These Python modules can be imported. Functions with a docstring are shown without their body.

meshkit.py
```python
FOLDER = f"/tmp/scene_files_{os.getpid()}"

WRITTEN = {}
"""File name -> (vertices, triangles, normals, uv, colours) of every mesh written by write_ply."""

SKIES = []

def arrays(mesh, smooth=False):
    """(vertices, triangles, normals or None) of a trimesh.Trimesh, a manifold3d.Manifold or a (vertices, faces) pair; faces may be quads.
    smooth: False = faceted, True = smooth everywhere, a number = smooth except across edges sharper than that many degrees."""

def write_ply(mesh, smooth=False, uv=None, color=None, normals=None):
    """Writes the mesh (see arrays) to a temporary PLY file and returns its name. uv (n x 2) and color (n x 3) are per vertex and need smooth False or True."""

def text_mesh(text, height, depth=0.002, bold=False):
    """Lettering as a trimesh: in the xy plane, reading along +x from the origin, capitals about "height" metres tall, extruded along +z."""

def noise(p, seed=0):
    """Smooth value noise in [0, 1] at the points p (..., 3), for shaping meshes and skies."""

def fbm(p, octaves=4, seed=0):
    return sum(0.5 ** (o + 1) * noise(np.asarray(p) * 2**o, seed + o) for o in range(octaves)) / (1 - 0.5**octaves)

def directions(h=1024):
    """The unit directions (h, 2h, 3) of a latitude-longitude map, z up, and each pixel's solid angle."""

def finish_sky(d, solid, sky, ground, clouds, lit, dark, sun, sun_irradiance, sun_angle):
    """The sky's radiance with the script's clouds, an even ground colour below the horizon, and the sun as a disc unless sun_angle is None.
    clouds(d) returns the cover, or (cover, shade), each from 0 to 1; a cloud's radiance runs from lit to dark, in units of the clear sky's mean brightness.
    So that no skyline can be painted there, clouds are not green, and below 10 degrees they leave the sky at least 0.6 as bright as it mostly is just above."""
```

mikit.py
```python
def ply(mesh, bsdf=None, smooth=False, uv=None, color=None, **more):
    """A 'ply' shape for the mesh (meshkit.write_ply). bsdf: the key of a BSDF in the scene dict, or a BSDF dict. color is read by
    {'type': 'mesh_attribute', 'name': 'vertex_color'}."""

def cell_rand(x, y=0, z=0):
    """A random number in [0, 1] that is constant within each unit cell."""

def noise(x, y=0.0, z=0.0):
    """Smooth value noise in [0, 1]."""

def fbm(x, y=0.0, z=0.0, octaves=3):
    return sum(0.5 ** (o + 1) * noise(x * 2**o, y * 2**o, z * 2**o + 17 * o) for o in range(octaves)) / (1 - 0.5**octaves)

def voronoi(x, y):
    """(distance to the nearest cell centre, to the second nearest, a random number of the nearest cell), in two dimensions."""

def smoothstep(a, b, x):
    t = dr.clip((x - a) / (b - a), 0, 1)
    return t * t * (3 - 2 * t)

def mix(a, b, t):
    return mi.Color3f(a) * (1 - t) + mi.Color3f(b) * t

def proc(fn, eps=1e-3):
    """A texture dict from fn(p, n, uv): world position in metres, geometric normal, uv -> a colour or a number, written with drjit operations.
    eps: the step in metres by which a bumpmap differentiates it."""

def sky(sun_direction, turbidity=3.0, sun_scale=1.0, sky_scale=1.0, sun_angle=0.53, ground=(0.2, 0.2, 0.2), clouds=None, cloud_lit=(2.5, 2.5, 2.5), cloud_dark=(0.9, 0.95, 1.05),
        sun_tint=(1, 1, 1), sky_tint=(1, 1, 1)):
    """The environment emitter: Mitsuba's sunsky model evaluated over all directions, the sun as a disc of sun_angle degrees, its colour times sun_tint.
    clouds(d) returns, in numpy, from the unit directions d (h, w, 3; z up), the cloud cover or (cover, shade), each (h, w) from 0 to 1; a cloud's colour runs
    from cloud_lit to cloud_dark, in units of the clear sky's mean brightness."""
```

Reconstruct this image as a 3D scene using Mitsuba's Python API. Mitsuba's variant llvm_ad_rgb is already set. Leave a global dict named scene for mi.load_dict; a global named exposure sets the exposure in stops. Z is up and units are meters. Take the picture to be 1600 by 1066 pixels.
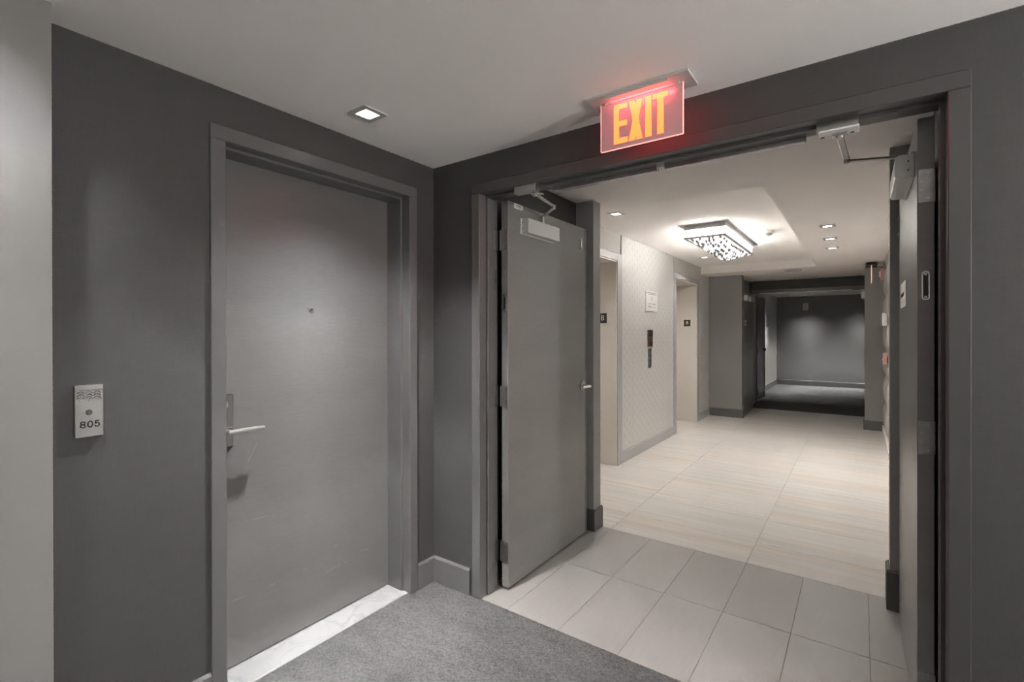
import math, random
import numpy as np
import trimesh
import shapely
from shapely.geometry import Polygon, box as sbox
import drjit as dr
import mitsuba as mi
import mikit, meshkit
from mikit import proc, noise, fbm, cell_rand, smoothstep, mix

T = mi.ScalarTransform4f
scene, labels = {}, {}

# ------------------------------------------------------------------ camera, light levels, exposure
YAW, PITCH, ROLL = 0.6244, -0.0021, -0.0016
CAM = np.array([1.9628, -1.9710, 1.4021])
F_PX, PPX, PPY = 757.18, 799.03, 521.04
cyw, syw = math.cos(YAW), math.sin(YAW)
fw = np.array([-syw * math.cos(PITCH), cyw * math.cos(PITCH), math.sin(PITCH)])
rt = np.array([cyw, syw, 0.0])
up0 = np.cross(rt, fw)
up = -rt * math.sin(ROLL) + up0 * math.cos(ROLL)
scene['camera'] = {'type': 'perspective', 'fov': math.degrees(2 * math.atan(800 / F_PX)), 'fov_axis': 'x',
                   'principal_point_offset_x': (800 - PPX) / 1600, 'principal_point_offset_y': (533 - PPY) / 1066,
                   'near_clip': 0.05, 'far_clip': 100.0,
                   'to_world': T().look_at(origin=CAM.tolist(), target=(CAM + fw).tolist(), up=up.tolist())}
exposure = 0.0
L_HALL = 17000.0          # recessed downlights of the carpeted hall
L_HALL_OUT = 2800.0      # unseen hall downlights, out of view
L_LOBBY = 1800.0         # recessed downlights of the elevator lobby
L_REAR = 11500.0          # downlights of the corridor at the far end
L_CHAND = 42.0           # lit panes of the crystal ceiling light
L_RED = 250.0            # unseen diode strips, placed to redden the exit sign
L_FILL = 330.0         # added fill lamps that brighten the hall, out of view
WARM, NEUTRAL = (1.0, 0.97, 0.93), (1.0, 0.985, 0.96)

H, HT = 2.33, 2.44       # ceiling, raised tray

# ------------------------------------------------------------------ materials
def mat(name, color, rough=0.5, metallic=0.0, spec=0.5, bump=None, bscale=1.0, **more):
    c = color if isinstance(color, dict) else {'type': 'rgb', 'value': list(color)}
    b = {'type': 'principled', 'base_color': c, 'roughness': rough, 'metallic': metallic, 'specular': spec, **more}
    if bump is not None:
        b = {'type': 'bumpmap', 'arbitrary': bump, 'scale': bscale, 'bsdf': b}
    scene[name] = {'type': 'twosided', 'bsdf': b}
    return name

def linen(base, amp):
    def fn(p, n, uv):
        h = p.x + p.y
        v = noise(h * 40, p.z * 420) * 0.5 + noise(h * 420, p.z * 40) * 0.5
        w = fbm(p.x * 2.1 + 5, p.y * 2.1, p.z * 2.1, 2)
        return mi.Color3f(*base) * (1 + amp * (v - 0.5) + 0.12 * (w - 0.5))
    return proc(fn)

def paint(base, amp=0.06, s=3.0):
    def fn(p, n, uv):
        return mi.Color3f(*base) * (1 + amp * (fbm(p.x * s, p.y * s, p.z * s, 2) - 0.5))
    return proc(fn)

SCRATCHES = [(-1.017, 0.282, -0.964, 0.284), (-0.861, 0.282, -0.834, 0.281), (-0.71, 0.279, -0.68, 0.29), (-0.664, 0.232, -0.568, 0.228),
             (-0.563, 0.232, -0.466, 0.236), (-0.535, 0.334, -0.515, 0.342), (-0.372, 0.258, -0.334, 0.254), (-0.934, 0.597, -0.869, 0.593),
             (-0.778, 0.283, -0.759, 0.287), (-0.925, 0.96, -0.915, 0.917), (-0.915, 0.917, -0.949, 0.855)]

def scuffed(base, scratches=()):
    # grey door paint with a fine brushed grain, and pale scratches (y, z, y, z) in its surface
    def fn(p, n, uv):
        h = p.x + p.y
        g = noise(h * 30, p.z * 380)
        a = fbm(h * 2.2 + 3, p.z * 9, 0.0, 2)
        v = 1 + 0.08 * (g - 0.5) + 0.12 * (a - 0.5)
        if scratches:
            scr = mi.Float(0)
            for (y0, z0, y1, z1) in scratches:
                dy, dz = y1 - y0, z1 - z0
                t = dr.clip(((p.y - y0) * dy + (p.z - z0) * dz) / (dy * dy + dz * dz), 0, 1)
                d = dr.sqrt(dr.square(p.y - y0 - dy * t) + dr.square(p.z - z0 - dz * t))
                scr = dr.maximum(scr, smoothstep(0.0022, 0.0006, d))
            v += 0.55 * scr * smoothstep(0.25, 0.6, noise(h * 60, p.z * 60))
        return mi.Color3f(*base) * v
    return proc(fn)

def carpet(base):
    def fn(p, n, uv):
        f = noise(p.x * 330, p.y * 330)
        g = noise(p.x * 120 + 40, p.y * 170)
        s = fbm(p.x * 9, p.y * 26, 0.0, 3)
        big = fbm(p.x * 2.3 + 7, p.y * 2.9, 0.0, 2)
        return mi.Color3f(*base) * (1 + 0.7 * (f - 0.5) + 0.45 * (g - 0.5) + 0.32 * (s - 0.5) + 0.18 * (big - 0.5))
    return proc(fn)

def tile_plain(base, cool=0.0):
    def fn(p, n, uv):
        tx, ty = (p.x - 0.809) / 0.2967, p.y / 0.62
        t = cell_rand(tx + 50.0, ty + 50.0, 3)
        v = fbm(p.x * 60, p.y * 14, 0.0, 3)
        w = fbm(p.x * 5, p.y * 3, 2.0, 2)
        return mi.Color3f(*base) * (1 + 0.05 * (t - 0.5) + 0.05 * (v - 0.5) + 0.06 * (w - 0.5))
    return proc(fn)

def tile_vein(base):
    # vein-cut stone look, the veins run along x
    def fn(p, n, uv):
        tx, ty = (p.x - 0.515) / 0.885, (p.y - 1.244) / 0.4655
        t = cell_rand(tx + 50.0, ty + 50.0, 1)
        o = t * 40
        v = fbm(p.x * 1.6 + o, p.y * 42 + o, 0.0, 3)
        w = fbm(p.x * 0.9 + o, p.y * 11, 4.0, 2)
        warm = smoothstep(0.45, 0.7, w)
        c = mi.Color3f(*base) * (1 + 0.06 * (t - 0.5) + 0.20 * (v - 0.5))
        return c * mix((1.0, 1.0, 1.0), (1.02, 0.97, 0.93), warm)
    return proc(fn)

def marble(p, n, uv):
    v = fbm(p.x * 7 + 1.5 * fbm(p.x * 5, p.y * 5, 0.0, 2), p.y * 6, 1.0, 4)
    d = dr.abs(v - 0.5)
    vein = smoothstep(0.05, 0.0, d) * fbm(p.x * 4, p.y * 4, 9.0, 2)
    return mix((0.43, 0.43, 0.427), (0.31, 0.31, 0.313), vein * 0.8)

def wallpaper(p, n, uv):
    # columns of interlocking wavy leaves
    u, z = p.y / 0.075, p.z / 0.105
    w = dr.sin(2 * dr.pi * (z + 0.5 * dr.floor(u)))
    e = dr.abs((u - dr.floor(u)) - 0.5 + 0.20 * w)
    leaf = smoothstep(0.22, 0.30, e)
    f = noise(p.y * 300, p.z * 300)
    band = 0.5 + 0.5 * dr.sin(2 * dr.pi * (z * 2))
    return mix((0.55, 0.54, 0.52), (0.505, 0.495, 0.475), leaf * (0.55 + 0.45 * band)) * (1 + 0.10 * (f - 0.5))

mat('m_wall_dark', linen((0.052, 0.0513, 0.050), 0.16), 0.55, spec=0.3)
mat('m_wall_rear', linen((0.17, 0.168, 0.165), 0.12), 0.5, spec=0.3)
mat('m_wall_grey', linen((0.25, 0.246, 0.238), 0.14), 0.5, spec=0.35)
mat('m_white_wall', paint((0.225, 0.22, 0.213)), 0.75, spec=0.2)
mat('m_ceiling', paint((0.88, 0.85, 0.825), 0.03), 0.85, spec=0.15)
mat('m_trim', paint((0.105, 0.104, 0.102)), 0.32, spec=0.45)
mat('m_trim_dark', paint((0.056, 0.055, 0.054)), 0.32, spec=0.45)  # dark grey of the pier baseboards; on the door frame it paints in shade
mat('m_door', scuffed((0.124, 0.122, 0.1195), SCRATCHES), 0.34, spec=0.45)
scene['m_leaf'] = {'type': 'twosided', 'bsdf': {'type': 'roughplastic', 'distribution': 'ggx', 'alpha': 0.10, 'int_ior': 1.5, 'nonlinear': True, 'diffuse_reflectance': scuffed((0.36, 0.352, 0.341))}}
mat('m_base_grey', paint((0.115, 0.114, 0.112)), 0.4, spec=0.4)
mat('m_carpet', carpet((0.102, 0.102, 0.102)), 0.95, spec=0.05,
    bump=proc(lambda p, n, uv: noise(p.x * 260, p.y * 260) * 0.6 + noise(p.x * 90, p.y * 120) * 0.4, 1e-3), bscale=0.004)
mat('m_carpet_rear', carpet((0.085, 0.085, 0.083)), 0.95, spec=0.05)
mat('m_tile_plain', tile_plain((0.275, 0.266, 0.254)), 0.33, spec=0.45)
mat('m_tile_vein', tile_vein((0.475, 0.45, 0.422)), 0.28, spec=0.5)
mat('m_grout', (0.27, 0.255, 0.235), 0.9, spec=0.1)
mat('m_marble', proc(marble), 0.25, spec=0.5)
mat('m_wallpaper', proc(wallpaper), 0.45, spec=0.4)
mat('m_lobby_trim', paint((0.40, 0.395, 0.39)), 0.4, spec=0.4)
mat('m_elev', paint((0.66, 0.62, 0.575)), 0.4, spec=0.4)
mat('m_lobby_side', linen((0.47, 0.455, 0.43), 0.05), 0.6, spec=0.2)
mat('m_vinyl', paint((0.42, 0.405, 0.385)), 0.38, spec=0.45)
mat('m_white_plastic', (0.70, 0.69, 0.67), 0.45)
mat('m_steel', paint((0.55, 0.54, 0.53), 0.25, 30), 0.32, metallic=1.0)
mat('m_plate', (0.24, 0.236, 0.228), 0.45, metallic=0.3)
mat('m_lock', (0.055, 0.054, 0.052), 0.5, metallic=0.2)
mat('m_lever', (0.62, 0.61, 0.60), 0.30, metallic=0.7)
mat('m_silver_paint', (0.60, 0.595, 0.58), 0.42, metallic=0.35)
mat('m_hinge', paint((0.34, 0.335, 0.33), 0.35, 45), 0.36, metallic=1.0)
mat('m_nickel', (0.42, 0.41, 0.395), 0.30, metallic=1.0)
mat('m_chrome', (0.80, 0.79, 0.78), 0.10, metallic=1.0)
mat('m_black', (0.015, 0.014, 0.013), 0.4)
mat('m_black_metal', (0.03, 0.03, 0.03), 0.4, metallic=0.3)
mat('m_ink', (0.02, 0.02, 0.02), 0.7, spec=0.1)
mat('m_ink_grey', (0.30, 0.29, 0.28), 0.7, spec=0.1)
mat('m_gold', (0.80, 0.62, 0.30), 0.35, metallic=0.6)
mat('m_red', (0.40, 0.10, 0.10), 0.4)
mat('m_pale_red', (0.42, 0.22, 0.21), 0.45)
mat('m_pink', (0.75, 0.42, 0.40), 0.4)
mat('m_brown_glass', (0.07, 0.035, 0.03), 0.15)
mat('m_can', (0.10, 0.098, 0.095), 0.6)
mat('m_can_trim', (0.52, 0.51, 0.49), 0.4)
mat('m_letter', (0.72, 0.34, 0.12), 0.5)
mat('m_panel', (0.37, 0.36, 0.37), 0.25, spec=0.6)
mat('m_speaker', paint((0.50, 0.48, 0.46)), 0.8, spec=0.1)
mat('m_dark_facet', (0.16, 0.16, 0.165), 0.12, spec=0.8)  # dark tone painted in for shaded facets of the crystals
scene['m_crystal'] = {'type': 'dielectric', 'int_ior': 1.55}

# ------------------------------------------------------------------ helpers
def numbered(key):
    if key not in scene and key not in labels and not any(k.startswith(key + '__') for k in scene):
        return key
    i = 1
    while True:
        k = f'{key}_{i:03d}'
        if k not in scene and k not in labels and not any(q.startswith(k + '__') for q in scene):
            return k
        i += 1

def cat(*ms):
    out = []
    for m in ms:
        out += list(m) if isinstance(m, (list, tuple)) else [m]
    return trimesh.util.concatenate(out) if len(out) > 1 else out[0]

def put(parent, name, mesh, bsdf, label=None, smooth=False, kind=None, **more):
    key = numbered(f'{parent}__{name}' if parent else name)
    scene[key] = mikit.ply(mesh, bsdf, smooth=smooth, **more)
    if label or kind:
        labels[key] = {k: v for k, v in (('label', label), ('kind', kind)) if v}
    return key

def thing(name, label, category, group=None):
    key = numbered(name)
    labels[key] = {'label': label, 'category': category}
    if group:
        labels[key]['group'] = group
    return key

def struct(name, label, category, mesh=None, bsdf=None, **more):
    key = numbered(name)
    if mesh is not None:
        scene[key] = mikit.ply(mesh, bsdf, **more)
    labels[key] = {'label': label, 'category': category, 'kind': 'structure'}
    return key

def bx(x0, x1, y0, y1, z0, z1):
    m = trimesh.creation.box((x1 - x0, y1 - y0, z1 - z0))
    m.apply_translation(((x0 + x1) / 2, (y0 + y1) / 2, (z0 + z1) / 2))
    return m

def cb(x0, x1, y0, y1, z0, z1, c=0.0015):
    """box with chamfered edges"""
    pts = []
    for sx in (0, 1):
        for sy in (0, 1):
            for sz in (0, 1):
                p = np.array([(x0, x1)[sx], (y0, y1)[sy], (z0, z1)[sz]])
                d = np.array([(c, -c)[sx], (c, -c)[sy], (c, -c)[sz]])
                for k in range(3):
                    q = p + d
                    q[k] = p[k]
                    pts.append(q)
    return trimesh.convex.convex_hull(np.array(pts))

def cyl(p0, p1, r, n=20, r1=None):
    p0, p1 = np.array(p0, float), np.array(p1, float)
    d = p1 - p0
    l = np.linalg.norm(d)
    if r1 is None:
        m = trimesh.creation.cylinder(r, l, sections=n)
    else:
        m = trimesh.creation.revolve([[0, 0], [r, 0], [r1, l], [0, l]], sections=n)
        m.apply_translation((0, 0, -l / 2))
    m.apply_transform(trimesh.geometry.align_vectors([0, 0, 1], d / l))
    m.apply_translation((p0 + p1) / 2)
    return m

def rod(pts, r, n=12):
    ms = []
    for a, b in zip(pts[:-1], pts[1:]):
        ms.append(cyl(a, b, r, n))
    for p in pts[1:-1]:
        s = trimesh.creation.icosphere(2, r)
        s.apply_translation(p)
        ms.append(s)
    return cat(ms)

def bar(p0, p1, w, t, c=0.001, upv=(0, 0, 1)):
    """flat bar from p0 to p1, w wide sideways, t thick along upv"""
    p0, p1 = np.array(p0, float), np.array(p1, float)
    d = p1 - p0
    l = np.linalg.norm(d)
    x = d / l
    z = np.array(upv, float) - x * np.dot(upv, x)
    z /= np.linalg.norm(z)
    y = np.cross(z, x)
    m = cb(-l / 2, l / 2, -w / 2, w / 2, -t / 2, t / 2, c)
    M = np.eye(4)
    M[:3, 0], M[:3, 1], M[:3, 2], M[:3, 3] = x, y, z, (p0 + p1) / 2
    m.apply_transform(M)
    return m

def frame_to(mesh, origin, xdir, ydir):
    """mesh in the xy plane (extruded +z) to a plane: x -> xdir, y -> ydir"""
    x, y = np.array(xdir, float), np.array(ydir, float)
    M = np.eye(4)
    M[:3, 0], M[:3, 1], M[:3, 2], M[:3, 3] = x, y, np.cross(x, y), origin
    m = mesh.copy()
    m.apply_transform(M)
    return m

def text(s, h, depth=0.001, bold=False):
    m = meshkit.text_mesh(s, h, depth, bold)
    b = m.bounds
    m.apply_translation((-(b[0][0] + b[1][0]) / 2, -(b[0][1] + b[1][1]) / 2, 0))
    return m

def prism(poly, h):
    polys = list(poly.geoms) if hasattr(poly, 'geoms') else [poly]
    return cat([trimesh.creation.extrude_polygon(p, h, engine='earcut') for p in polys])

def quad_down(x0, x1, y0, y1, z):
    v = np.array([[x0, y0, z], [x1, y0, z], [x1, y1, z], [x0, y1, z]])
    return trimesh.Trimesh(v, [[0, 2, 1], [0, 3, 2]], process=False)

def emitter(color, L, weight=1.0):
    return {'type': 'area', 'radiance': {'type': 'rgb', 'value': [float(c * L) for c in color]}, 'sampling_weight': weight}

# ------------------------------------------------------------------ positions of the recessed downlights
HALL_DL = [(0.270, -0.660), (0.30, -1.78), (2.95, -1.75)]  # last one is unseen, placed to brighten the hall
FILL_LAMPS = [(-0.85, 1.70), (-2.05, 1.70)]  # added fill lamps, out of view on the end wall
SOFFIT_DL = [(1.728, 3.09), (1.717, 3.80), (1.709, 4.45)]
UNSEEN_DOOR_DL = (1.36, 0.50)  # unseen, placed to light the open leaves and near tiles
TRAY_DL = [(0.225, 2.01), (0.205, 5.05)]
REAR_DL = [(0.86, 12.38), (1.98, 12.38), (0.48, 10.9)]  # third is unseen, placed to light the left corridor wall
HOLE = 0.037

# ------------------------------------------------------------------ the setting: ceiling
region = shapely.union_all([sbox(-0.6, -3.5, 4.4, 0.14), sbox(-1.4, 0.14, 2.6, 7.9), sbox(-0.2, 7.9, 4.2, 13.2)])
region = region.difference(sbox(-0.30, 1.472, 1.46, 6.12))
for x, y in HALL_DL + SOFFIT_DL + REAR_DL + [UNSEEN_DOOR_DL]:
    region = region.difference(sbox(x - HOLE, y - HOLE, x + HOLE, y + HOLE))
ce = prism(region, HT - H)
ce.apply_translation((0, 0, H))
tray = sbox(-0.6, 1.2, 2.0, 6.5)
for x, y in TRAY_DL:
    tray = tray.difference(sbox(x - HOLE, y - HOLE, x + HOLE, y + HOLE))
tr = prism(tray, 0.10)
tr.apply_translation((0, 0, HT))
struct('ceiling', 'smooth white plaster ceiling over the hall and the lobby with a raised tray', 'ceiling')
put('ceiling', 'slab', ce, 'm_ceiling')
put('ceiling', 'tray', tr, 'm_ceiling', 'raised tray of the ceiling above the crystal light')

# ------------------------------------------------------------------ the setting: floors
struct('floor', 'pale tiled lobby floor with grey carpet in front of and behind it', 'floor')
put('floor', 'grout', bx(-0.7, 2.4, 0.0, 7.90, -0.06, -0.0025), 'm_grout', 'grey brown grout between the floor tiles')
put('floor', 'carpet', bx(-0.05, 4.4, -3.5, 0.0, -0.06, 0.0), 'm_carpet', 'mid grey short pile carpet of the near hall')
put('floor', 'carpet', bx(-0.2, 4.2, 7.90, 13.2, -0.06, 0.0), 'm_carpet_rear', 'dark charcoal carpet of the far corridor')

def tile(x0, x1, y0, y1, m, g=0.0011, c=0.0008):
    x0, x1, y0, y1 = x0 + g, x1 - g, y0 + g, y1 - g
    v = [[x0, y0, -0.01], [x1, y0, -0.01], [x1, y1, -0.01], [x0, y1, -0.01],
         [x0, y0, -c], [x1, y0, -c], [x1, y1, -c], [x0, y1, -c],
         [x0 + c, y0 + c, 0], [x1 - c, y0 + c, 0], [x1 - c, y1 - c, 0], [x0 + c, y1 - c, 0]]
    f = []
    for a in (0, 4):
        for i in range(4):
            j = (i + 1) % 4
            f += [[a + i, a + j, a + j + 4], [a + i, a + j + 4, a + i + 4]]
    f += [[8, 9, 10], [8, 10, 11]]
    put('floor', 'tile', trimesh.Trimesh(v, f, process=False), m)

near_x = [0.20] + [0.2157 + 0.2967 * k for k in range(1, 7)] + [2.215]
for i in range(len(near_x) - 1):
    tile(near_x[i], near_x[i + 1], 0.0, 0.613, 'm_tile_plain')
    tile(near_x[i], near_x[i + 1], 0.613, 1.244, 'm_tile_plain')
far_x = [-0.42, 0.515, 1.40, 2.225]
ty = [1.244, 1.592] + [1.592 + 0.4665 * k for k in range(1, 14)]
ty[-1] = 7.90
for j in range(len(ty) - 1):
    for i in range(3):
        tile(far_x[i], far_x[i + 1], ty[j], ty[j + 1], 'm_tile_vein')

# marble sill under the apartment door
trim_sill = struct('trim_1', 'white marble threshold on the floor under the grey apartment door', 'threshold',
                   cb(-0.172, -0.012, -1.1085, -0.1795, -0.05, 0.006, 0.003), 'm_marble')

# ------------------------------------------------------------------ the setting: walls of the hall
YA0, YA1, ZA = -1.165, -0.133, 2.185       # outer edges of the apartment door's frame
struct('wall_left', 'dark grey linen textured wall around the apartment door', 'wall',
       cat(bx(-0.2, 0, -3.5, YA0 + 0.03, 0, H), bx(-0.2, 0, YA1 - 0.03, 0.0, 0, H), bx(-0.2, 0, YA0 + 0.03, YA1 - 0.03, ZA - 0.03, H)), 'm_wall_dark')
XB0, XB1, ZB = 0.289, 2.230, 2.183
struct('wall_back', 'dark grey linen textured wall around the open double doors', 'wall',
       cat(bx(-0.2, XB0 + 0.03, 0.0, 0.14, 0, H), bx(XB1 - 0.03, 4.4, 0.0, 0.14, 0, H), bx(XB0 + 0.03, XB1 - 0.03, 0.0, 0.14, ZB - 0.03, H)), 'm_wall_dark')
struct('wall_near', 'pale grey painted wall end at the left border of the picture', 'wall', bx(0.0, 0.12, -3.5, -1.62, 0, H), 'm_white_wall')
struct('wall_front', 'pale grey wall closing the hall behind the viewer', 'wall', bx(-0.2, 4.4, -2.9, -2.75, 0, H), 'm_white_wall')
struct('wall_side', 'pale grey wall at the end of the hall to the right of the viewer', 'wall', bx(4.4, 4.5, -3.5, 0.14, 0, H), 'm_white_wall')

# ------------------------------------------------------------------ apartment door 805 and its frame
fr = struct('trim_2', 'grey painted steel frame around the closed apartment door', 'door frame')
fw_ = 0.055
zi = ZA - fw_
for s, (a, b) in enumerate(((YA0, YA0 + fw_), (YA1 - fw_, YA1))):
    inner = b if s == 0 else a
    sg = 1 if s == 0 else -1
    jm = [cb(-0.05, 0.010, min(a, b), max(a, b), 0, ZA - fw_ + 0.0005, 0.0025),
          cb(-0.19, -0.05, min(inner - sg * 0.03, inner + sg * 0.010), max(inner - sg * 0.03, inner + sg * 0.010), 0, zi - 0.010, 0.002)]
    put(fr, 'jamb', cat(jm), 'm_trim')
put(fr, 'head', cat(cb(-0.05, 0.010, YA0, YA1, zi, ZA, 0.0025), cb(-0.19, -0.05, YA0 + 0.02, YA1 - 0.02, zi - 0.010, zi + 0.02, 0.002)), 'm_trim')

d1 = struct('door_1', 'closed dark grey apartment door with lever lock and peephole', 'door')
XD = -0.160
put(d1, 'slab', cb(XD - 0.045, XD, YA0 + fw_ - 0.001, YA1 - fw_ + 0.001, 0.010, zi - 0.004, 0.002), 'm_door')
# peephole
ring = trimesh.creation.annulus(0.006, 0.011, 0.006, sections=24)
ring = frame_to(ring, (XD + 0.002, -0.655, 1.512), (0, 1, 0), (0, 0, 1))
pk = put(d1, 'peephole', ring, 'm_steel', 'bright metal ring of the peephole', smooth=30)
put(pk, 'lens', cyl((XD, -0.655, 1.512), (XD + 0.003, -0.655, 1.512), 0.006, 20), 'm_black', smooth=30)
# lock: escutcheon with a deeper lower block, key cylinder, lever
lk = put(d1, 'lock_plate', cat(cb(XD, XD + 0.028, -1.105, -1.022, 0.935, 1.150, 0.003)), 'm_lock', 'brushed nickel lock plate')
wedge = trimesh.convex.convex_hull(np.array([[XD, -1.105, 0.905], [XD, -1.045, 0.905], [XD, -1.022, 0.935], [XD, -1.105, 0.935],
                                             [XD + 0.012, -1.105, 0.905], [XD + 0.012, -1.045, 0.905], [XD + 0.028, -1.022, 0.935], [XD + 0.028, -1.105, 0.935]]))
put(lk, 'bottom_cover', wedge, 'm_black_metal', 'dark sloping bottom cover of the lock')
yc = -1.062
rr = frame_to(trimesh.creation.annulus(0.013, 0.019, 0.006, sections=28), (XD + 0.027, yc, 1.108), (0, 1, 0), (0, 0, 1))
kc = put(lk, 'key_cylinder', cat(rr, cyl((XD + 0.027, yc, 1.108), (XD + 0.032, yc, 1.108), 0.012, 24)), 'm_steel', smooth=30)
lv = cat(cyl((XD + 0.027, -1.052, 1.002), (XD + 0.068, -1.052, 1.002), 0.010, 20),
         rod([(XD + 0.066, -1.060, 1.002), (XD + 0.066, -0.915, 1.002)], 0.0088, 16))
put(lk, 'lever', lv, 'm_lever', 'round satin chrome lever handle', smooth=30)
put(lk, 'thumb_plate', cb(XD + 0.027, XD + 0.031, -1.098, -1.026, 1.012, 1.016, 0.001), 'm_steel')

# doorbell and number plate
pl = thing('number_plate', 'brushed silver doorbell plate reading 805 on dark wall left of the apartment door', 'door number')
PY0, PY1, PZ0, PZ1 = -1.550, -1.480, 1.078, 1.240
put(pl, 'plate', cb(0, 0.012, PY0, PY1, PZ0, PZ1, 0.0015), 'm_plate')
num = frame_to(text('805', 0.0195, 0.0008, True), (0.012, (PY0 + PY1) / 2 + 0.0015, 1.118), (0, 1, 0), (0, 0, 1))
put(pl, 'digits', num, 'm_ink', 'black raised digits 805')
bt = frame_to(trimesh.creation.annulus(0.0055, 0.0085, 0.003, sections=24), (0.0115, (PY0 + PY1) / 2 - 0.001, 1.155), (0, 1, 0), (0, 0, 1))
bk = put(pl, 'bell_button', cat(bt, cyl((0.0115, -1.516, 1.155), (0.0150, -1.516, 1.155), 0.0052, 20)), 'm_lock', 'round dark metal bell button', smooth=30)
# frond ornament embossed at the top of the plate
fro = []
def leaf(cy, cz, ang, l, w):
    d = np.array([math.cos(ang), math.sin(ang)])
    q = np.array([-d[1], d[0]])
    c = np.array([cy, cz])
    pts = [c, c + d * l * 0.45 + q * w, c + d * l, c + d * l * 0.45 - q * w]
    v = [[0.0122, *p] for p in pts] + [[0.0138, *(c + d * l * 0.45)]]
    return trimesh.Trimesh(v, [[0, 1, 4], [1, 2, 4], [2, 3, 4], [3, 0, 4]], process=False)
for cy in (-1.536, -1.516, -1.496):
    for k in range(3):
        for s in (-1, 1):
            fro.append(leaf(cy, 1.222 - 0.008 * k, -math.pi / 2 + s * 0.85, 0.014, 0.0022))
    fro.append(cb(0.0118, 0.0130, cy - 0.0008, cy + 0.0008, 1.191, 1.226, 0.0004))
fro.append(cb(0.0118, 0.0132, -1.546, -1.484, 1.2235, 1.2262, 0.0004))
put(pl, 'ornament', cat(fro), 'm_chrome', 'shiny embossed palm frond band')

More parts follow.
